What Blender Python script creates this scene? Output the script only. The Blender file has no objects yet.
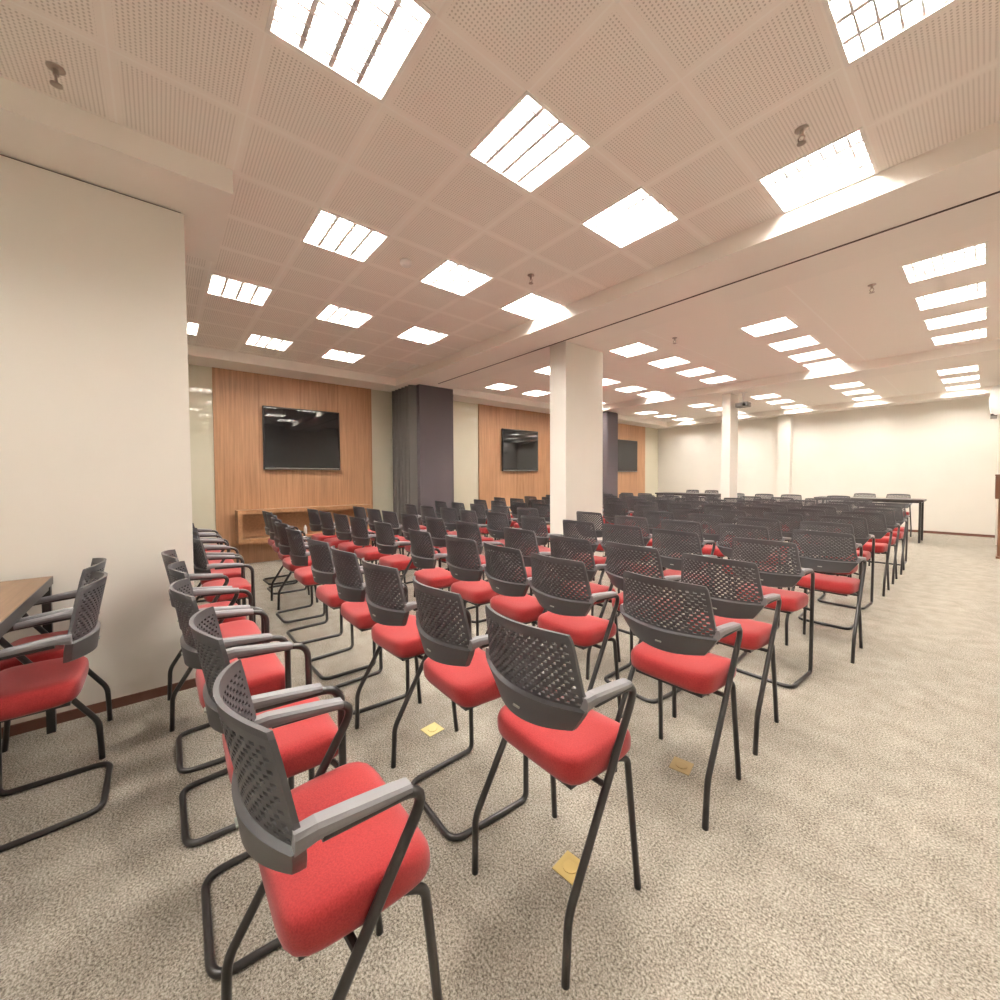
import bpy, bmesh, math, random
from mathutils import Vector, Matrix
random.seed(7)
PI = math.pi
S = bpy.context.scene
C = S.collection

# ------------------------------------------------------------------ camera
H = 1.45
F_PX, YAW, PITCH, ROLL, SHIFT = 407.18, 0.8753074, 0.0293063, 0.0053449, -11.0
cy, sy, cp, sp = math.cos(YAW), math.sin(YAW), math.cos(PITCH), math.sin(PITCH)
fwd = Vector((-sy * cp, cy * cp, -sp))
rgt = Vector((cy, sy, 0))
dwn = fwd.cross(rgt)
r2 = rgt * math.cos(ROLL) + dwn * math.sin(ROLL)
d2 = dwn * math.cos(ROLL) - rgt * math.sin(ROLL)
cd = bpy.data.cameras.new('camera')
cam = bpy.data.objects.new('camera', cd)
C.objects.link(cam)
cam.matrix_world = Matrix(((r2.x, -d2.x, -fwd.x, 0), (r2.y, -d2.y, -fwd.y, 0), (r2.z, -d2.z, -fwd.z, H), (0, 0, 0, 1)))
cd.sensor_width = 36
cd.sensor_fit = 'HORIZONTAL'
cd.lens = F_PX / 1000 * 36
cd.shift_y = SHIFT / 1000
cd.clip_start = 0.02
S.camera = cam

# ------------------------------------------------------------------ world, exposure
w = bpy.data.worlds.new('world')
S.world = w
w.use_nodes = True
w.node_tree.nodes['Background'].inputs[0].default_value = (1.0, 0.9, 0.78, 1)
w.node_tree.nodes['Background'].inputs[1].default_value = 0.02
S.view_settings.view_transform = 'Standard'
S.view_settings.look = 'None'
S.view_settings.gamma = 1
S.view_settings.exposure = 1.28
S.cycles.max_bounces = 10
S.cycles.diffuse_bounces = 6
S.cycles.glossy_bounces = 5
S.cycles.sample_clamp_indirect = 6
S.cycles.caustics_reflective = True
TUBE_STRENGTH = 60.0
TUBE_COLOR = (1.0, 0.955, 0.90, 1)


# ------------------------------------------------------------------ materials
def mat(name, col, rough=0.5, metal=0.0, spec=0.5, emit=None, coat=0.0):
    m = bpy.data.materials.new(name)
    m.use_nodes = True
    b = m.node_tree.nodes['Principled BSDF']
    b.inputs['Base Color'].default_value = (*col, 1)
    b.inputs['Roughness'].default_value = rough
    b.inputs['Metallic'].default_value = metal
    b.inputs['Specular IOR Level'].default_value = spec
    b.inputs['Coat Weight'].default_value = coat
    if emit:
        b.inputs['Emission Color'].default_value = emit[0]
        b.inputs['Emission Strength'].default_value = emit[1]
    return m


def nodes(m):
    nt = m.node_tree
    return nt, nt.nodes, nt.links, nt.nodes['Principled BSDF']


def mth(nt, op, a, b=None):
    n = nt.nodes.new('ShaderNodeMath')
    n.operation = op
    for i, v in enumerate((a, b)):
        if v is None:
            continue
        if isinstance(v, (int, float)):
            n.inputs[i].default_value = v
        else:
            nt.links.new(v, n.inputs[i])
    return n.outputs[0]


def noise(nt, vec, scale, detail=3, rough=0.6):
    n = nt.nodes.new('ShaderNodeTexNoise')
    n.inputs['Scale'].default_value = scale
    n.inputs['Detail'].default_value = detail
    n.inputs['Roughness'].default_value = rough
    if vec is not None:
        nt.links.new(vec, n.inputs['Vector'])
    return n.outputs['Fac']


def ramp(nt, fac, stops):
    n = nt.nodes.new('ShaderNodeValToRGB')
    e = n.color_ramp.elements
    while len(e) < len(stops):
        e.new(0.5)
    for i, (p, c) in enumerate(stops):
        e[i].position = p
        e[i].color = (*c, 1)
    nt.links.new(fac, n.inputs[0])
    return n.outputs[0]


def coords(nt, scale=(1, 1, 1)):
    t = nt.nodes.new('ShaderNodeTexCoord')
    mp = nt.nodes.new('ShaderNodeMapping')
    mp.inputs['Scale'].default_value = scale
    nt.links.new(t.outputs['Object'], mp.inputs['Vector'])
    return mp.outputs[0]


def bump(nt, b, height, strength, dist):
    n = nt.nodes.new('ShaderNodeBump')
    n.inputs['Strength'].default_value = strength
    n.inputs['Distance'].default_value = dist
    nt.links.new(height, n.inputs['Height'])
    nt.links.new(n.outputs[0], b.inputs['Normal'])


def carpet_mat():
    m = mat('carpet', (0.5, 0.43, 0.35), 0.95, spec=0.1)
    nt, N, L, b = nodes(m)
    v = coords(nt, (1, 1, 1))
    a = noise(nt, v, 130, 3, 0.8)
    c = noise(nt, v, 8, 2, 0.5)
    f = mth(nt, 'ADD', a, mth(nt, 'MULTIPLY', mth(nt, 'SUBTRACT', c, 0.5), 0.12))
    col = ramp(nt, f, [(0.33, (0.07, 0.058, 0.043)), (0.43, (0.21, 0.186, 0.15)), (0.51, (0.345, 0.312, 0.262)),
                       (0.66, (0.56, 0.52, 0.455))])
    L.new(col, b.inputs['Base Color'])
    bump(nt, b, noise(nt, v, 150, 2, 0.7), 0.4, 0.006)
    return m


def wood_mat(name, c1, c2, c3, rough=0.42, vertical=True):
    m = mat(name, c2, rough)
    nt, N, L, b = nodes(m)
    v = coords(nt, (18, 18, 0.7) if vertical else (1.2, 18, 18))
    a = noise(nt, v, 1.6, 5, 0.62)
    v2 = coords(nt, (90, 90, 1.5) if vertical else (2, 90, 90))
    d = noise(nt, v2, 1.5, 2, 0.5)
    f = mth(nt, 'ADD', mth(nt, 'MULTIPLY', a, 0.75), mth(nt, 'MULTIPLY', d, 0.25))
    if vertical:                                   # plank joints every 0.62 m along the wall
        t = nt.nodes.new('ShaderNodeTexCoord')
        sx = nt.nodes.new('ShaderNodeSeparateXYZ')
        L.new(t.outputs['Object'], sx.inputs[0])
        q = mth(nt, 'DIVIDE', sx.outputs['Y'], 0.663)
        pl = mth(nt, 'FLOOR', q)
        sh = mth(nt, 'MULTIPLY', mth(nt, 'FRACT', mth(nt, 'MULTIPLY', pl, 0.377)), 0.12)
        f = mth(nt, 'ADD', f, mth(nt, 'SUBTRACT', sh, 0.05))
        jt = mth(nt, 'LESS_THAN', mth(nt, 'FRACT', q), 0.012)
        f = mth(nt, 'SUBTRACT', f, mth(nt, 'MULTIPLY', jt, 0.25))
    L.new(ramp(nt, f, [(0.25, c1), (0.5, c2), (0.72, c3)]), b.inputs['Base Color'])
    return m


def perforated_mat():
    m = mat('perforated_tile', (0.66, 0.55, 0.47), 0.8, spec=0.2)
    nt, N, L, b = nodes(m)
    t = N.new('ShaderNodeTexCoord')
    sx = N.new('ShaderNodeSeparateXYZ')
    L.new(t.outputs['Object'], sx.inputs[0])

    def cell(out, off, pitch):
        return mth(nt, 'FRACT', mth(nt, 'DIVIDE', mth(nt, 'ADD', out, off), pitch))
    cx = cell(sx.outputs['X'], 0.48 + 52.8, 0.528)
    cyy = cell(sx.outputs['Y'], -0.40 + 53.8, 0.538)

    def margin(c):
        a = mth(nt, 'ABSOLUTE', mth(nt, 'SUBTRACT', c, 0.5))
        return a
    ax, ay = margin(cx), margin(cyy)
    mx = mth(nt, 'MAXIMUM', ax, ay)
    inside = mth(nt, 'LESS_THAN', mx, 0.445)
    n = 30

    def hole(c, k):
        h = mth(nt, 'SUBTRACT', mth(nt, 'FRACT', mth(nt, 'MULTIPLY', c, k)), 0.5)
        return mth(nt, 'MULTIPLY', h, h)
    r = mth(nt, 'ADD', hole(cx, n), hole(cyy, n))
    dot = mth(nt, 'MULTIPLY', mth(nt, 'LESS_THAN', r, 0.062), inside)
    seam = mth(nt, 'GREATER_THAN', mx, 0.491)
    mix = N.new('ShaderNodeMix')
    mix.data_type = 'RGBA'
    L.new(dot, mix.inputs[0])
    mix.inputs[6].default_value = (0.92, 0.865, 0.80, 1)
    mix.inputs[7].default_value = (0.62, 0.565, 0.505, 1)
    mix2 = N.new('ShaderNodeMix')
    mix2.data_type = 'RGBA'
    L.new(seam, mix2.inputs[0])
    L.new(mix.outputs[2], mix2.inputs[6])
    mix2.inputs[7].default_value = (0.95, 0.91, 0.85, 1)
    L.new(mix2.outputs[2], b.inputs['Base Color'])
    hgt = mth(nt, 'ADD', mth(nt, 'MULTIPLY', seam, 1.0), 0.0)
    bump(nt, b, hgt, 0.5, 0.004)
    return m


def board_mat():
    m = mat('ceiling_board', (0.68, 0.58, 0.50), 0.8, spec=0.2)
    nt, N, L, b = nodes(m)
    t = N.new('ShaderNodeTexCoord')
    sx = N.new('ShaderNodeSeparateXYZ')
    L.new(t.outputs['Object'], sx.inputs[0])
    a = mth(nt, 'ABSOLUTE', mth(nt, 'SUBTRACT', mth(nt, 'FRACT', mth(nt, 'DIVIDE', mth(nt, 'ADD', sx.outputs['X'], 32.15), 1.62)), 0.5))
    seam = mth(nt, 'GREATER_THAN', a, 0.494)
    mix = N.new('ShaderNodeMix')
    mix.data_type = 'RGBA'
    L.new(seam, mix.inputs[0])
    mix.inputs[6].default_value = (0.92, 0.865, 0.80, 1)
    mix.inputs[7].default_value = (0.95, 0.91, 0.85, 1)
    L.new(mix.outputs[2], b.inputs['Base Color'])
    return m


def fabric_mat():
    m = mat('red_fabric', (0.44, 0.03, 0.03), 0.85, spec=0.2)
    nt, N, L, b = nodes(m)
    v = coords(nt)
    a = noise(nt, v, 260, 2, 0.6)
    L.new(ramp(nt, a, [(0.3, (0.25, 0.015, 0.017)), (0.7, (0.35, 0.029, 0.029))]), b.inputs['Base Color'])
    b.inputs['Sheen Weight'].default_value = 0.25
    b.inputs['Sheen Roughness'].default_value = 0.5
    bump(nt, b, a, 0.25, 0.002)
    return m


def plaster_mat(name, col):
    m = mat(name, col, 0.75, spec=0.25)
    nt, N, L, b = nodes(m)
    v = coords(nt)
    a = noise(nt, v, 1.3, 3, 0.5)
    c0 = tuple(x * 0.975 for x in col)
    c1 = tuple(min(1, x * 1.02) for x in col)
    L.new(ramp(nt, a, [(0.3, c0), (0.7, c1)]), b.inputs['Base Color'])
    bump(nt, b, noise(nt, v, 220, 2, 0.5), 0.04, 0.002)
    return m


M_CARPET = carpet_mat()
M_WALL = plaster_mat('cream_wall_paint', (0.78, 0.745, 0.68))
M_TRIMW = plaster_mat('cream_ceiling_paint', (0.90, 0.85, 0.785))
M_TILE = perforated_mat()
M_BOARD = board_mat()
M_WOOD = wood_mat('panel_wood', (0.27, 0.135, 0.068), (0.43, 0.235, 0.125), (0.55, 0.32, 0.185))
M_SHELF = wood_mat('shelf_wood', (0.27, 0.14, 0.065), (0.40, 0.215, 0.105), (0.50, 0.28, 0.15), vertical=False)
M_TABLE = wood_mat('table_wood', (0.11, 0.062, 0.034), (0.175, 0.105, 0.06), (0.22, 0.14, 0.082), vertical=False)
M_DKWOOD = wood_mat('lectern_wood', (0.10, 0.045, 0.02), (0.17, 0.08, 0.04), (0.24, 0.12, 0.06))
M_GLASS = mat('back_painted_glass', (0.70, 0.67, 0.53), 0.012, spec=1.0, coat=1.0)
M_RED = fabric_mat()
M_PLAS = mat('charcoal_plastic', (0.068, 0.066, 0.070), 0.42)
M_ARM = mat('grey_arm_plastic', (0.20, 0.195, 0.205), 0.5)
M_TUBE = mat('black_steel', (0.022, 0.019, 0.018), 0.32, spec=0.6)
M_LOGO = mat('pale_emblem', (0.35, 0.38, 0.34), 0.4)
M_BASE = mat('brown_baseboard', (0.15, 0.062, 0.04), 0.5)
M_DARK = mat('dark_groove', (0.07, 0.045, 0.035), 0.7)
M_CURT = plaster_mat('charcoal_cladding', (0.105, 0.088, 0.095))
M_CURT2 = plaster_mat('charcoal_fabric', (0.12, 0.11, 0.10))
M_TVF = mat('tv_frame_black', (0.012, 0.011, 0.011), 0.35)
M_TVS = mat('tv_screen_black', (0.006, 0.006, 0.007), 0.03, spec=0.5)
M_SILV = mat('silver_strip', (0.5, 0.48, 0.46), 0.3, metal=0.8)
M_EMIT = mat('fluorescent_tube', (0.9, 0.85, 0.8), 0.5, emit=(TUBE_COLOR, TUBE_STRENGTH))
M_HOUS = mat('white_enamel', (0.88, 0.85, 0.80), 0.35)
M_LOUV = mat('louvre_aluminium', (0.90, 0.89, 0.87), 0.35, metal=0.5)
M_CAP = mat('louvre_edge', (0.72, 0.70, 0.68), 0.35, metal=0.35)
M_BRASS3 = mat('worn_brass', (0.46, 0.34, 0.17), 0.6, metal=0.3)
M_BRASS = mat('brass', (0.58, 0.44, 0.17), 0.42, metal=0.6)
M_BRASS2 = mat('pale_brass', (0.85, 0.74, 0.34), 0.5, metal=0.2)
M_CHROME = mat('chrome', (0.45, 0.38, 0.33), 0.3, metal=1.0)
M_WHITE = mat('white_plastic', (0.82, 0.80, 0.77), 0.4)
M_GREY = mat('dark_device_plastic', (0.10, 0.085, 0.08), 0.4)
M_TOPD = mat('dark_table_laminate', (0.05, 0.042, 0.04), 0.35)


# ------------------------------------------------------------------ mesh helpers
def obj(name, bm, m, parent=None, smooth=False, mats=None):
    me = bpy.data.meshes.new(name)
    bm.normal_update()
    bm.to_mesh(me)
    bm.free()
    for x in (mats or [m]):
        me.materials.append(x)
    if smooth:
        for p in me.polygons:
            p.use_smooth = True
    o = bpy.data.objects.new(name, me)
    C.objects.link(o)
    if parent:
        o.parent = parent
    return o


def tag(o, label=None, cat=None, group=None, kind=None):
    if label:
        o['label'] = label
    if cat:
        o['category'] = cat
    if group:
        o['group'] = group
    if kind:
        o['kind'] = kind
    return o


def empty(name, loc=(0, 0, 0), rz=0.0):
    o = bpy.data.objects.new(name, None)
    C.objects.link(o)
    o.location = loc
    o.rotation_euler = (0, 0, rz)
    o.empty_display_size = 0.1
    return o


def add_box(bm, x0, x1, y0, y1, z0, z1, bev=0.0, seg=2):
    b = bmesh.new()
    vs = [b.verts.new((x, y, z)) for z in (z0, z1) for y in (y0, y1) for x in (x0, x1)]
    for f in ((0, 2, 3, 1), (4, 5, 7, 6), (0, 1, 5, 4), (2, 6, 7, 3), (0, 4, 6, 2), (1, 3, 7, 5)):
        b.faces.new([vs[i] for i in f])
    if bev > 0:
        bmesh.ops.bevel(b, geom=b.edges[:], offset=bev, segments=seg, profile=0.5, affect='EDGES')
    merge(bm, b)


def merge(bm, b):
    me = bpy.data.meshes.new('tmp')
    b.to_mesh(me)
    b.free()
    bm.from_mesh(me)
    bpy.data.meshes.remove(me)


def boxobj(name, x0, x1, y0, y1, z0, z1, m, parent=None, bev=0.0, seg=2):
    bm = bmesh.new()
    add_box(bm, x0, x1, y0, y1, z0, z1, bev, seg)
    return obj(name, bm, m, parent, smooth=False)


def fillet(pts, r, n=6):
    pts = [Vector(p) for p in pts]
    out = [pts[0]]
    for i in range(1, len(pts) - 1):
        p, a, c = pts[i], pts[i - 1], pts[i + 1]
        da, dc = (a - p), (c - p)
        rr = r[i] if isinstance(r, (list, tuple)) else r
        k = min(rr, da.length * 0.49, dc.length * 0.49)
        s, e = p + da.normalized() * k, p + dc.normalized() * k
        for j in range(n + 1):
            t = j / n
            out.append(s * (1 - t) ** 2 + p * 2 * t * (1 - t) + e * t * t)
    out.append(pts[-1])
    return out


def add_tube(bm, pts, rad, seg=10, cap=True):
    pts = [Vector(p) for p in pts]
    n = len(pts)
    tang = []
    for i in range(n):
        a, b = pts[max(0, i - 1)], pts[min(n - 1, i + 1)]
        tang.append((b - a).normalized())
    up = Vector((0, 0, 1)) if abs(tang[0].z) < 0.9 else Vector((1, 0, 0))
    u = tang[0].cross(up).normalized()
    rings = []
    for i in range(n):
        t = tang[i]
        u = (u - t * u.dot(t)).normalized()
        v = t.cross(u)
        rr = rad[i] if isinstance(rad, (list, tuple)) else rad
        rings.append([bm.verts.new(pts[i] + (u * math.cos(2 * PI * k / seg) + v * math.sin(2 * PI * k / seg)) * rr) for k in range(seg)])
    for i in range(n - 1):
        for k in range(seg):
            bm.faces.new((rings[i][k], rings[i][(k + 1) % seg], rings[i + 1][(k + 1) % seg], rings[i + 1][k]))
    if cap:
        bm.faces.new(list(reversed(rings[0])))
        bm.faces.new(rings[-1])


def add_lathe(bm, prof, cx=0, cyy=0, seg=20):
    rings = []
    for r, z in prof:
        rings.append([bm.verts.new((cx + r * math.cos(2 * PI * k / seg), cyy + r * math.sin(2 * PI * k / seg), z)) for k in range(seg)])
    for i in range(len(rings) - 1):
        for k in range(seg):
            bm.faces.new((rings[i][k], rings[i][(k + 1) % seg], rings[i + 1][(k + 1) % seg], rings[i + 1][k]))
    bm.faces.new(list(reversed(rings[0])))
    bm.faces.new(rings[-1])


def copy_tree(o, parent=None):
    c = o.copy()
    C.objects.link(c)
    if parent:
        c.parent = parent
    for ch in list(o.children):
        copy_tree(ch, c)
    return c


# ------------------------------------------------------------------ room shell
ZC, ZB = 3.40, 3.25                   # tile ceiling, dropped beams and soffits
XL, XR, YB, YF = -8.09, 0.70, 14.64, -4.2
GX, GY = 0.528, 0.538                 # ceiling grid


def struct(o):
    o['kind'] = 'structure'
    return o


struct(boxobj('floor', XL - .2, XR + .2, YF - .2, YB + .2, -0.1, 0, M_CARPET))
struct(boxobj('wall_left', XL - .15, XL, YF, YB, 0, ZC + .2, M_GLASS))
struct(boxobj('wall_back', XL - .15, XR + .15, YB, YB + .15, 0, ZC + .2, M_WALL))
struct(boxobj('wall_right', XR, XR + .15, YF, YB, 0, ZC + .2, M_WALL))
struct(boxobj('wall_front', XL - .15, XR + .15, YF - .15, YF, 0, ZC + .2, M_WALL))
# wide pier at the left of the camera and the pier in the far right corner
struct(boxobj('wall_pier', -4.12, -3.52, YF, 0.165, 0, ZB - .012, M_WALL))
struct(boxobj('wall_pier_reveal', -4.10, -3.535, YF, 0.15, ZB - .012, ZB, M_DARK))
struct(boxobj('wall_corner_pier', 0.13, XR, 13.2, YB, 0, ZB, M_WALL))
struct(boxobj('wall_back_pier', -4.10, -3.78, 14.38, YB, 0, ZB, M_WALL))
struct(boxobj('baseboard_pier', -3.52, -3.508, YF, 0.165, 0, 0.06, M_BASE))
struct(boxobj('baseboard_back', -3.78, 0.13, YB - .015, YB, 0, 0.06, M_BASE))
struct(boxobj('baseboard_back_far', XL, -4.10, YB - .015, YB, 0, 0.06, M_BASE))

# lamps sit in cells cut out of the ceiling: (x0, y0) of each opening, with name of bay
OPEN = []
LW, LD = 0.512, 0.522


def lamp_col(bay, col, xc, ys):
    for k, y in enumerate(ys):
        OPEN.append((bay, col, k, xc, y))


lamp_col(1, 0, -0.21, [2.29])
lamp_col(1, 1, -0.752, [1.22, 3.33])
lamp_col(1, 2, -1.79, [0.665, 1.735, 2.80])
lamp_col(1, 3, -3.395, [1.20, 2.285, 3.33])
lamp_col(1, 4, -5.03, [0.68, 1.76, 2.82])
lamp_col(1, 5, -6.67, [0.17, 1.25, 2.30])
lamp_col(0, 0, -0.752, [-2.03])  # unseen lamps behind the camera, added to brighten near chairs and left wall
lamp_col(0, 1, -1.79, [-1.0])
lamp_col(0, 2, -2.835, [-2.1])
for ci, (xc, ys) in enumerate(((-0.30, [5.63, 6.70, 7.72, 8.75]), (-1.88, [6.20, 7.25, 8.20, 9.02]), (-3.55, [5.66, 6.75, 7.76, 8.72]),
                               (-5.15, [5.58, 7.10, 8.12, 9.02]), (-6.78, [5.72, 6.80, 7.85, 8.9]))):
    lamp_col(2, ci, xc, ys)
for ci, xc in enumerate((-0.40, -2.0, -3.55, -5.1, -6.74)):
    lamp_col(3, ci, xc, [11.5, 12.6, 13.79])


def ceiling_panel(name, x0, x1, y0, y1, holes, m):
    xs = sorted({x0, x1, *[h[0] for h in holes], *[h[1] for h in holes]})
    ys = sorted({y0, y1, *[h[2] for h in holes], *[h[3] for h in holes]})
    bm = bmesh.new()
    vv = {}

    def V(x, y):
        if (x, y) not in vv:
            vv[(x, y)] = bm.verts.new((x, y, ZC))
        return vv[(x, y)]
    for i in range(len(xs) - 1):
        for j in range(len(ys) - 1):
            mx, my = (xs[i] + xs[i + 1]) / 2, (ys[j] + ys[j + 1]) / 2
            if any(h[0] < mx < h[1] and h[2] < my < h[3] for h in holes):
                continue
            bm.faces.new((V(xs[i], ys[j]), V(xs[i], ys[j + 1]), V(xs[i + 1], ys[j + 1]), V(xs[i + 1], ys[j])))
    return struct(obj(name, bm, m))


def holes(bay):
    return [(x - LW / 2, x + LW / 2, y - LD / 2, y + LD / 2) for b, c, k, x, y in OPEN if b == bay]


VENT = (-6.575, 3.235)
B1, B1E, B2, B2E = 3.60, 4.60, 9.30, 10.10
ceiling_panel('ceiling', XL, XR, YF, B1, holes(1) + holes(0), M_TILE)
ceiling_panel('ceiling_middle', XL, XR, B1E, B2, holes(2), M_BOARD)
ceiling_panel('ceiling_far', XL, XR, B2E, YB, holes(3), M_BOARD)
struct(boxobj('ceiling_slab', XL - .15, XR + .15, YF - .15, YB + .15, ZC + .2, ZC + .3, M_TRIMW))
struct(boxobj('ceiling_beam_near', XL + .62, XR, B1, B1E, ZB, ZC + .1, M_TRIMW))
struct(boxobj('ceiling_beam_far', XL + .62, XR, B2, B2E, ZB, ZC + .1, M_TRIMW))
struct(boxobj('trim_1', -6.8, XR, 4.135, 4.155, ZB - .004, ZB + .02, M_DARK))
struct(boxobj('ceiling_cove_left', XL, XL + .62, YF, YB, ZB, ZC + .1, M_TRIMW))
struct(boxobj('ceiling_cove_back', XL + .62, XR, 14.12, YB, ZB, ZC + .1, M_TRIMW))
struct(boxobj('ceiling_cove_pier', -4.16, -3.10, YF, 0.397, ZB, ZC + .1, M_TRIMW))

# free-standing columns
struct(boxobj('pillar_near', -3.91, -3.62, 4.17, 4.985, 0, ZB, M_WALL, bev=.006))
struct(boxobj('pillar_far', -3.80, -3.62, 9.57, 10.0, 0, ZB, M_WALL, bev=.006))
# charcoal clad piers on the wall of screens
struct(boxobj('pillar_charcoal_near', XL, -7.05, 3.87, 4.65, 0, ZB, M_CURT, bev=.01))
struct(boxobj('pillar_charcoal_far', XL, -6.72, 9.45, 10.0, 0, ZB, M_CURT, bev=.06, seg=4))

# ------------------------------------------------------------------ wood panels, screens, wall shelf
PW = 0.03


def wood_panel(name, y0, y1):
    return struct(boxobj(name, XL, XL + PW, y0, y1, 0, ZB - .002, M_WOOD))


wood_panel('wood_panel_near', 0.685, 3.335)  # each of these is a full-height wood wall panel behind a screen
wood_panel('wood_panel_middle', 6.06, 8.74)
wood_panel('wood_panel_far', 11.0, 13.66)


def television(y0, y1, z0, z1, label):
    t = empty('television', (XL + PW, (y0 + y1) / 2, z0))
    h, hw = z1 - z0, (y1 - y0) / 2
    boxobj('wall_bracket', 0, .03, -hw * .4, hw * .4, h * .3, h * .7, M_TVF, t)
    boxobj('casing', .028, .075, -hw, hw, 0, h, M_TVF, t, bev=.008)
    b = .022
    boxobj('screen', .0745, .0775, -hw + b, hw - b, .045, h - b, M_TVS, t)
    boxobj('chin_strip', .0745, .0785, -hw + b, hw - b, .018, .03, M_SILV, t)
    tag(t, label, 'television', 'televisions on the wood panels')


television(1.375, 2.67, 1.60, 2.70, 'large black television on the wood panel above the open wall shelf')
television(6.76, 8.05, 1.60, 2.70, 'black television on the wood panel between the near charcoal pier and white column')
television(11.78, 13.03, 1.60, 2.70, 'black television on the farthest wood panel, partly behind the far charcoal pier')

t = empty('wall_shelf', (XL + PW, 2.05, 0.385))
tag(t, 'long open wooden box shelf on the wood panel below the nearest television', 'shelf')
SD, SH, SW = .33, .54, 1.10
boxobj('top_board', 0, SD, -SW, SW, SH - .06, SH, M_SHELF, t)
boxobj('bottom_board', 0, SD, -SW, SW, 0, .06, M_SHELF, t)
boxobj('side_board', 0, SD, -SW, -SW + .06, .06, SH - .06, M_SHELF, t)
boxobj('side_board', 0, SD, SW - .06, SW, .06, SH - .06, M_SHELF, t)
boxobj('back_board', 0, .012, -SW + .06, SW - .06, .06, SH - .06, M_SHELF, t)

bm = bmesh.new()
add_lathe(bm, [(.024, 0), (.028, .006), (.028, .10), (.024, .125), (.012, .14), (.012, .16)], seg=16)
o = obj('bottle', bm, M_WHITE, smooth=True)
o.location = (XL + PW + .20, 1.99, 0.385 + .06)
tag(o, 'small white bottle standing in the open wooden wall shelf', 'bottle')

# folded partition stacked against the near charcoal pier
t = empty('folding_partition', (-7.6, 3.80, 0))
tag(t, 'dark grey fabric folding partition stacked against the near charcoal pier', 'partition')
nf = 6
xs = [-.40 + .86 * i / nf for i in range(nf + 1)]
for i in range(nf):
    bm = bmesh.new()
    x0, x1 = xs[i], xs[i + 1]
    xm = (x0 + x1) / 2
    P = [(x0, .06), (xm - .012, -.075), (xm + .012, -.075), (x1, .06)]
    lo = [bm.verts.new((x, y, 0.01)) for x, y in P]
    hi = [bm.verts.new((x, y, ZB - .01)) for x, y in P]
    for k in range(4):
        bm.faces.new((lo[k], lo[(k + 1) % 4], hi[(k + 1) % 4], hi[k]))
    bm.faces.new(lo[::-1])
    bm.faces.new(hi)
    obj('fold_panel', bm, M_CURT2, t)

# ------------------------------------------------------------------ ceiling lights
def build_lamp():
    t = empty('ceiling_light', (0, 0, ZC))
    hw, hd = LW / 2, LD / 2
    bm = bmesh.new()                                   # housing: a tray open below
    dp = .072
    add_box(bm, -hw, hw, -hd, hd, dp, dp + .01)
    for s in (-1, 1):
        add_box(bm, s * hw - .004, s * hw + .004, -hd, hd, 0, dp)
        add_box(bm, -hw, hw, s * hd - .004, s * hd + .004, 0, dp)
    obj('housing', bm, M_HOUS, t)
    bm = bmesh.new()                                   # rim
    for s in (-1, 1):
        add_box(bm, s * hw - .009, s * hw + .009, -hd - .009, hd + .009, -.006, -.0005)
        add_box(bm, -hw - .009, hw + .009, s * hd - .009, s * hd + .009, -.006, -.0005)
    obj('rim', bm, M_HOUS, t)
    n = 4
    for i in range(n):
        y = -hd + (i + .5) * LD / n
        bm = bmesh.new()
        add_tube(bm, [(-hw + .02, y, .036), (hw - .02, y, .036)], .015, 8)
        obj('tube', bm, M_EMIT, t, smooth=True)
    bm = bmesh.new()                                   # louvre: mirror wedges and cross blades
    for i in range(n + 1):
        y = -hd + i * LD / n
        a = .011
        y0, y1 = max(-hd + .004, y - a), min(hd - .004, y + a)
        P = [(y0, .002), (y1, .002), (min(hd - .004, y + .034), .045), (max(-hd + .004, y - .034), .045)]
        lo = [bm.verts.new((-hw + .004, yy, zz)) for yy, zz in P]
        hi = [bm.verts.new((hw - .004, yy, zz)) for yy, zz in P]
        for k in range(4):
            fc = bm.faces.new((lo[k], hi[k], hi[(k + 1) % 4], lo[(k + 1) % 4]))
            fc.material_index = 1 if k == 0 else 0
        bm.faces.new(lo)
        bm.faces.new(hi[::-1])
    for i in range(1, 8):
        x = -hw + i * LW / 8
        add_box(bm, x - .005, x + .005, -hd + .004, hd - .004, .0005, .020)
    obj('louvre', bm, M_LOUV, t, mats=[M_LOUV, M_CAP])
    return t


ORD = ['first', 'second', 'third', 'fourth', 'fifth', 'sixth', 'seventh', 'eighth', 'ninth', 'tenth', 'eleventh', 'twelfth', 'thirteenth', 'fourteenth']
lamp0 = build_lamp()
BAYS = {0: 'added-fill rear', 1: 'near perforated', 2: 'middle', 3: 'far'}
colcount = {}
for b, c, k, x, y in OPEN:
    colcount.setdefault(b, set()).add(c)
for i, (b, c, k, x, y) in enumerate(OPEN):
    o = lamp0 if i == 0 else copy_tree(lamp0)
    o.location = (x, y, ZC)
    nth = ORD[max(colcount[b]) - c]
    pos = 'nearest camera' if k == 0 else '%s from camera' % ORD[k]
    tag(o, 'square light in %s ceiling bay, %s column from television wall, %s' % (BAYS[b], nth, pos), 'ceiling light',
        'louvred lights of the %s ceiling bay' % BAYS[b].split()[0])
# one small ventilation grille set flush with tiles
t = empty('ceiling_vent', (VENT[0], VENT[1] + .05, ZC))
tag(t, 'square slotted ceiling vent near the charcoal pier and the beam', 'vent')
bm = bmesh.new()
for s in (-1, 1):
    add_box(bm, s * .2 - .012, s * .2 + .012, -.2, .2, -.012, -.0005)
    add_box(bm, -.2, .2, s * .2 - .012, s * .2 + .012, -.012, -.0005)
obj('frame', bm, M_HOUS, t)
for i in range(6):
    boxobj('slat', -.19, .19, -.165 + i * .064, -.145 + i * .064, -.016, -.002, M_HOUS, t)
boxobj('backing', -.19, .19, -.19, .19, -.0015, -.0005, M_TRIMW, t)

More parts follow.
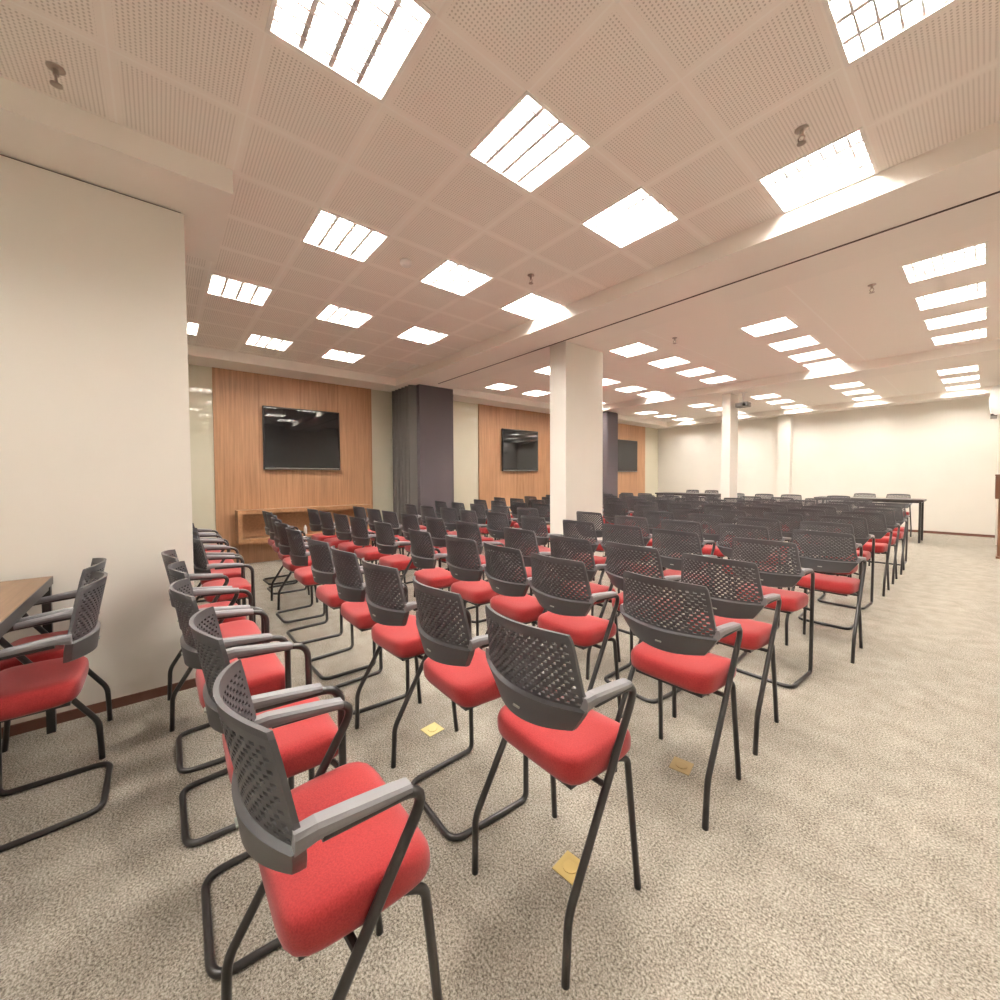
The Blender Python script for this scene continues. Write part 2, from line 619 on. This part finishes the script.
# sprinklers and detectors
def sprinkler(x, y, z, label):
    t = empty('sprinkler', (x, y, z))
    bm = bmesh.new()
    add_lathe(bm, [(.028, -.008), (.034, -.003), (.034, 0)], seg=16)
    obj('escutcheon', bm, M_CHROME, t, smooth=True)
    bm = bmesh.new()
    add_tube(bm, [(0, 0, -.005), (0, 0, -.035)], .011, 8)
    for s in (-1, 1):
        add_tube(bm, fillet([(0, 0, -.033), (s * .016, 0, -.045), (s * .014, 0, -.06), (0, 0, -.075)], .008, 3), .004, 6)
    obj('nozzle_yoke', bm, M_CHROME, t)
    bm = bmesh.new()
    add_lathe(bm, [(.022, -.080), (.022, -.076), (.008, -.074)], seg=14)
    obj('deflector', bm, M_CHROME, t)
    tag(t, label, 'sprinkler', 'ceiling sprinklers')


sprinkler(-2.87, -0.335, ZC, 'ceiling sprinkler above the left pier, nearest the camera')
sprinkler(-0.71, 2.82, ZC, 'ceiling sprinkler beside the near right louvred lights')
sprinkler(-2.87, 2.80, ZC, 'ceiling sprinkler in front of the light that touches the beam')
sprinkler(-0.80, 5.65, ZC, 'ceiling sprinkler at the right of the middle ceiling bay')
sprinkler(-2.87, 5.62, ZC, 'ceiling sprinkler just right of the white column top')
bm = bmesh.new()
add_lathe(bm, [(.030, -.045), (.045, -.036), (.052, -.012), (.052, 0)], seg=20)
o = obj('smoke_detector', bm, M_WHITE, smooth=True)
o.location = (-3.40, 1.745, ZC)
tag(o, 'round white smoke detector between ceiling lights of the near bay', 'detector')

t = empty('ceiling_projector', (-3.42, 9.72, ZB))
tag(t, 'small dark projector hanging from the ceiling beside the far white column', 'projector')
bm = bmesh.new()
add_tube(bm, [(0, 0, 0), (0, 0, -.22)], .02, 10)
add_box(bm, -.06, .06, -.06, .06, -.012, 0)
obj('mount', bm, M_WHITE, t)
boxobj('body', -.13, .13, -.10, .10, -.32, -.22, M_GREY, t, bev=.02)
bm = bmesh.new()
add_tube(bm, [(.05, -.10, -.27), (.05, -.125, -.27)], .03, 14)
obj('lens', bm, M_TVS, t)

# wall unit at the far right
t = empty('wall_air_unit', (0.13, 13.45, 2.66))
tag(t, 'white rounded wall unit high at the far right corner', 'wall unit')
bm = bmesh.new()
prof = [(0, 0), (-.06, 0), (-.11, .05), (-.135, .16), (-.145, .33), (-.13, .50), (-.09, .58), (0, .60)]
A = [bm.verts.new((x, -.42, z)) for x, z in prof]
B = [bm.verts.new((x, .42, z)) for x, z in prof]
for k in range(len(prof) - 1):
    bm.faces.new((A[k], A[k + 1], B[k + 1], B[k]))
bm.faces.new(A[::-1])
bm.faces.new(B)
bm.faces.new((A[0], B[0], B[-1], A[-1]))
obj('body', bm, M_WHITE, t)
boxobj('air_outlet', -.12, -.03, -.36, .36, -.012, .03, M_GREY, t)

# wooden lectern at the right edge
t = empty('lectern', (0.36, 11.2, 0))
tag(t, 'brown wooden lectern standing at the right edge of the room', 'lectern')
boxobj('pedestal', -.235, .235, -.16, .16, .04, 1.03, M_DKWOOD, t, bev=.006)
boxobj('base', -.25, .25, -.2, .2, 0, .04, M_DKWOOD, t, bev=.006)
boxobj('desk_box', -.275, .275, -.22, .22, 1.03, 1.42, M_DKWOOD, t, bev=.008)
bm = bmesh.new()
add_box(bm, -.28, .28, -.24, .24, 1.42, 1.45, .005)
obj('top', bm, M_DKWOOD, t)

# ------------------------------------------------------------------ chairs
TR = 0.0125


def interp(tab, z):
    for (z0, w0), (z1, w1) in zip(tab, tab[1:]):
        if z <= z1:
            k = (z - z0) / (z1 - z0)
            return w0 + (w1 - w0) * max(0, k)
    return tab[-1][1]


WT = [(0.665, .168), (0.685, .184), (0.755, .228), (0.80, .231), (0.815, .219), (0.90, .210), (0.97, .203), (0.99, .199), (1.0, .192)]
YT = [(0.665, .038), (0.74, .028), (0.80, .018), (0.90, -.001), (1.0, -.020)]


def back_bm():
    N, Mr = 15, 15
    cols = 4 * N + 1
    us = [-1 + 2 * i / cols for i in range(cols + 1)]
    zs = [0.665, 0.673, 0.70, 0.73, 0.762, 0.769, 0.778]
    rowhole = [False] * (len(zs) - 1)
    z = zs[-1]
    ph = (0.972 - z) / Mr
    for r in range(Mr):
        zs.append(z + ph * .64)
        rowhole.append(r)
        zs.append(z + ph)
        rowhole.append(False)
        z += ph
    zs += [0.985, 1.0]
    rowhole += [False, False]
    # False marks solid rows; row index marks rows of slots
    bm = bmesh.new()

    def pos(u, z, k):
        wv = interp(WT, z)
        arch = 0.012 * u * u
        zz = z + (arch if z < .72 else (arch * max(0, (.80 - z) / .08) if z < .8 else 0)) - (0.010 * abs(u) ** 3 * max(0, (z - .93) / .07))
        y = interp(YT, z) + 0.062 * u * u
        thick = 0.011 if z > .765 else 0.026
        if z < .672:
            thick = 0.014
        return Vector((u * wv, y + (0.0055 if k else 0.0055 - thick), zz))
    nr = len(zs) - 1
    F = [[[bm.verts.new(pos(u, z, k)) for u in us] for z in zs] for k in (0, 1)]

    def solid(j, i):
        if j < 0 or j >= nr or i < 0 or i >= cols:
            return False
        r = rowhole[j]
        if r is False:
            return True
        if i < 2 or i > cols - 3:
            return True
        q = (i - (1 if r % 2 == 0 else 3)) % 4
        return not (q in (0, 1))
    for j in range(nr):
        for i in range(cols):
            if not solid(j, i):
                continue
            a = [F[0][j][i], F[0][j][i + 1], F[0][j + 1][i + 1], F[0][j + 1][i]]
            b = [F[1][j][i], F[1][j][i + 1], F[1][j + 1][i + 1], F[1][j + 1][i]]
            bm.faces.new(a)
            bm.faces.new(b[::-1])
            for (dj, di), e in (((-1, 0), (0, 1)), ((0, 1), (1, 2)), ((1, 0), (2, 3)), ((0, -1), (3, 0))):
                if not solid(j + dj, i + di):
                    bm.faces.new((a[e[1]], a[e[0]], b[e[0]], b[e[1]]))
    loose = [v for v in bm.verts if not v.link_faces]
    bmesh.ops.delete(bm, geom=loose, context='VERTS')
    return bm


def seat_bm():
    # rounded slab: rows of (inset from the plan outline, height)
    prof = [(.050, .500), (.024, .502), (.010, .510), (.002, .524), (0, .540), (0, .560), (.003, .574), (.010, .584), (.022, .590), (.05, .594), (.09, .596), (.14, .597)]
    n = 56
    bm = bmesh.new()
    rings = []
    for ins, z in prof:
        ring = []
        for k in range(n):
            a = 2 * PI * k / n
            c, sn = math.cos(a), math.sin(a)
            ex = 6.5
            q = (abs(c) ** ex + abs(sn) ** ex) ** (-1 / ex)
            x, y = c * q, sn * q
            hw = .207 - .012 * max(0, -y)
            X = x * (hw - ins)
            Y = .224 + y * (.166 - ins)
            fy = (Y - .058) / .332
            Z = z - .022 * max(0, fy - .72) ** 2 / .078 * (1 if z > .55 else .35) + .010 * (X / .2) ** 2 * (z > .55)
            ring.append(bm.verts.new((X, Y, Z)))
        rings.append(ring)
    for a, b in zip(rings, rings[1:]):
        for k in range(n):
            bm.faces.new((a[k], a[(k + 1) % n], b[(k + 1) % n], b[k]))
    bm.faces.new(rings[0][::-1])
    bm.faces.new(rings[-1])
    return bm


def arm_bm(s):
    bm = bmesh.new()
    st = [(0.222, .070, .790, .017, .022), (0.222, .11, .795, .019, .018), (0.220, .18, .789, .021, .015), (0.218, .25, .781, .021, .014), (0.216, .305, .774, .019, .012)]
    rings = []
    for x, y, z, w, h in st:
        rings.append([bm.verts.new((s * x + dx * w, y, z + dz * h)) for dx, dz in ((-1, -.3), (-.75, -1), (.75, -1), (1, -.3), (1, .4), (.7, .85), (-.7, .85), (-1, .4))])
    for a, b in zip(rings, rings[1:]):
        for k in range(8):
            bm.faces.new((a[k], a[(k + 1) % 8], b[(k + 1) % 8], b[k]))
    bm.faces.new(rings[0][::-1])
    bm.faces.new(rings[-1])
    bmesh.ops.recalc_face_normals(bm, faces=bm.faces[:])
    return bm


def build_chair(kind):
    t = empty('conference_chair')
    obj('seat', seat_bm(), M_RED, t, smooth=True)
    bk = obj('backrest', back_bm(), M_PLAS, t)
    bm = bmesh.new()
    add_box(bm, -.014, .014, .007, .0135, .708, .714)
    em = obj('emblem', bm, M_LOGO, bk)
    for s in (-1, 1):
        obj('armrest', arm_bm(s), M_ARM, t)
    bm = bmesh.new()                       # seat carrier
    add_box(bm, -.16, .16, .09, .33, .488, .502)
    if kind == 'four':
        for s in (-1, 1):
            b = bmesh.new()
            add_tube(b, fillet([(s * .226, .12, .776), (s * .221, .355, .762), (s * .222, .005, .20), (s * .217, -.002, 0.0)], [0, .075, .035, 0]), TR, 10)
            obj('leg', b, M_TUBE, t, smooth=True)
            b = bmesh.new()
            add_tube(b, fillet([(s * .165, .315, .49), (s * .182, .36, .48), (s * .197, .405, 0.0)], .05), TR * .95, 10)
            obj('leg', b, M_TUBE, t, smooth=True)
        add_tube(bm, fillet([(-.2215, .186, .49), (-.15, .18, .492), (.15, .18, .492), (.2215, .186, .49)], .03, 3), .010, 8)
        add_tube(bm, [(-.165, .315, .492), (.165, .315, .492)], .010, 8)
    else:
        b = bmesh.new()
        P = [(-.226, .12, .776), (-.221, .365, .762), (-.214, .372, TR), (-.195, 0.0, TR), (.195, 0.0, TR), (.214, .372, TR), (.221, .365, .762), (.226, .12, .776)]
        add_tube(b, fillet(P, [0, .06, .035, .06, .06, .035, .06, 0]), TR, 10)
        obj('sled_base', b, M_TUBE, t, smooth=True)
        for s in (-1, 1):
            add_tube(bm, [(s * .15, .34, .49), (s * .212, .37, .47)], .010, 8)
    obj('seat_carrier', bm, M_TUBE, t)
    return t


proto = {'four': build_chair('four'), 'sled': build_chair('sled')}
used = {'four': False, 'sled': False}


def place(kind, x, y, rz, label, group):
    k = 'four' if kind == '4' else 'sled'
    if not used[k]:
        used[k] = True
        o = proto[k]
    else:
        o = copy_tree(proto[k])
    o.location = (x, y, 0)
    o.rotation_euler = (0, 0, rz)
    tag(o, label, 'chair', group)
    return o


ROWS = [
    (0.10, '4:-1.02 s:-1.59:.085 s:-2.17:.045 s:-2.69:.045 4:-3.20:.02 s:-3.95:.18 s:-4.55:.2 4:-5.1:.2 s:-5.7:.2 s:-6.3:.2'),
    (0.857, '4:-.962 s:-1.52 4:-2.10 s:-2.65 s:-3.20 s:-4.0:.88 s:-4.65:.92 4:-5.2:.98 s:-5.85:1.05 s:-6.4:1.1'),
    (1.69, '4:-.935 4:-1.58 4:-2.08 s:-2.58 s:-3.17 4:-4.0 s:-4.68 4:-5.25 s:-5.8 s:-6.4'),
    (2.35, '4:-.967 s:-1.53 4:-2.03 4:-2.65 s:-3.42 s:-4.05 4:-4.65 s:-5.25 4:-5.8 s:-6.4'),
    (3.25, 's:-1.02 4:-1.68 s:-2.20 4:-2.72 s:-3.38 4:-4.05 s:-4.65 s:-5.2 4:-5.75 s:-6.35'),
    (4.08, '4:-.86 s:-1.45 4:-2.02 s:-2.6 4:-3.30:4.2 s:-4.35 4:-4.95 s:-5.55 s:-6.15 4:-6.7'),
    (4.90, 's:-1.00 4:-1.58 s:-2.15 s:-2.75 4:-4.3:5.0 s:-4.85 4:-5.4 s:-6.0 4:-6.6'),
    (5.76, 's:-1.03 s:-1.60 4:-2.2 s:-2.8 4:-3.4 s:-4.0 s:-4.6 4:-5.2 s:-5.8 4:-6.4 s:-7.0'),
    (6.62, '4:-.99 4:-1.56 s:-2.15 4:-2.7 s:-3.3 s:-3.9 4:-4.5 s:-5.1 4:-5.7 s:-6.3 s:-6.9'),
    (7.45, '4:-1.0 s:-1.6 4:-2.2 s:-2.8 4:-3.4 s:-4.0 4:-4.6 s:-5.2 4:-5.8 s:-6.4 4:-7.0'),
    (8.25, '4:-1.0 s:-1.6 s:-2.2 4:-2.8 s:-3.4 4:-4.0 s:-4.6 4:-5.2 s:-5.8 4:-6.4 s:-7.0'),
    (9.05, 's:-1.04 4:-1.6 s:-2.2 s:-2.8 4:-3.35 4:-4.1 s:-4.7 4:-5.3 s:-5.9 4:-6.5'),
    (9.95, 's:-1.55 4:-2.15 s:-2.75 4:-3.35 s:-4.1 4:-4.7 s:-5.3 s:-5.9 4:-6.45'),
]
DESC = {'4': 'red chair on four black legs', 's': 'red chair on black sled base'}
rnd = random.Random(3)
for ri, (y0, spec) in enumerate(ROWS):
    items = spec.split()
    for ci, it in enumerate(items):
        f = it.split(':')
        y = float(f[2]) if len(f) > 2 else y0 + (rnd.uniform(-.03, .03) if ri > 1 and ci > 0 else 0)
        rz = rnd.uniform(-.05, .05) if ci > 0 or ri > 4 else 0.0
        row = 'row nearest the camera' if ri == 0 else '%s row from camera' % ORD[ri]
        place(f[0], float(f[1]), y, rz, '%s, %s from right in %s' % (DESC[f[0]], ORD[ci], row), 'rows of red conference chairs')

# a few chairs in front of the head tables turned back to face the camera
for i, (x, kd) in enumerate(((-2.11, '4'), (-2.99, 's'), (-3.55, '4'), (-4.2, 's'))):
    place(kd, x, 11.55, PI + rnd.uniform(-.06, .06), '%s beyond the rows, facing the camera, %s from right' % (DESC[kd], ORD[i]), 'chairs turned to face the rows')

# chairs tucked under the table by the left pier, facing it
place('s', -2.645, -0.225, PI, 'red chair on a black sled base at left table, nearer the camera', 'chairs at the left wooden table')
place('4', -3.14, -0.265, PI, 'red chair on four black legs at left table, against the pier wall', 'chairs at the left wooden table')


# ------------------------------------------------------------------ tables
def table(name, x0, x1, y0, y1, h, label, top, edge=None, inset=.03):
    t = empty(name, ((x0 + x1) / 2, (y0 + y1) / 2, 0))
    hx, hy = (x1 - x0) / 2, (y1 - y0) / 2
    boxobj('tabletop', -hx, hx, -hy, hy, h - .03, h, top, t, bev=.003)
    for sx in (-1, 1):
        for s2 in (-1, 1):
            a, b = sx * (hx - inset - .02), s2 * (hy - inset - .02)
            boxobj('leg', a - .018, a + .018, b - .018, b + .018, 0, h - .03, M_TUBE, t)
    bm = bmesh.new()
    e = .004
    for s in (-1, 1):
        add_box(bm, -hx - e, hx + e, min(s * hy, s * (hy + e)), max(s * hy, s * (hy + e)), h - .045, h - .001)
        add_box(bm, min(s * hx, s * (hx + e)), max(s * hx, s * (hx + e)), -hy, hy, h - .045, h - .001)
    obj('edge_band', bm, M_TOPD, t)
    bm = bmesh.new()
    for s in (-1, 1):
        add_box(bm, -hx + inset + .04, hx - inset - .04, s * (hy - inset - .02) - .012, s * (hy - inset - .02) + .012, h - .072, h - .0305)
        add_box(bm, s * (hx - inset - .02) - .012, s * (hx - inset - .02) + .012, -hy + inset + .04, hy - inset - .04, h - .072, h - .0305)
    obj('apron', bm, M_TUBE, t)
    tag(t, label, 'table')
    return t


table('wooden_table', -3.44, -1.9, -1.15, -0.49, 0.895, 'wooden table with black steel legs against the left pier wall', M_TABLE, inset=0.0)
table('head_table', -2.72, -0.86, 12.3, 12.95, 0.92, 'dark head table at the right end of the far wall', M_TOPD)
table('head_table', -6.9, -5.05, 12.3, 12.95, 0.92, 'dark head table at the left end of the far wall', M_TOPD)
for i, (x, lab) in enumerate(((-1.35, 'red chair behind the right head table, right of the pair'), (-1.95, 'red chair behind the right head table, left of the pair'),
                              (-5.6, 'red chair behind the left head table, right of the pair'), (-6.2, 'red chair behind the left head table, left of the pair'))):
    place('4', x, 13.45, PI, lab, 'chairs behind the head tables')


# ------------------------------------------------------------------ brass floor outlets
def outlet(x, y, m, label, rz):
    t = empty('floor_outlet', (x, y, 0), rz)
    boxobj('plate', -.047, .047, -.05, .05, 0, .004, m, t, bev=.0015)
    bm = bmesh.new()
    add_lathe(bm, [(.028, .004), (.028, .007), (.022, .008)], seg=18)
    obj('cover', bm, m, t)
    tag(t, label, 'floor outlet', 'brass floor outlets in the carpet')


outlet(-0.965, 1.135, M_BRASS, 'square brass floor outlet beneath the rightmost chair of the second row', .1)
outlet(-2.02, 1.17, M_BRASS2, 'pale yellow floor outlet beneath the third chair of the second row', .1)
outlet(-0.955, 1.97, M_BRASS3, 'worn brass floor outlet beneath the first chair of the third row', .2)
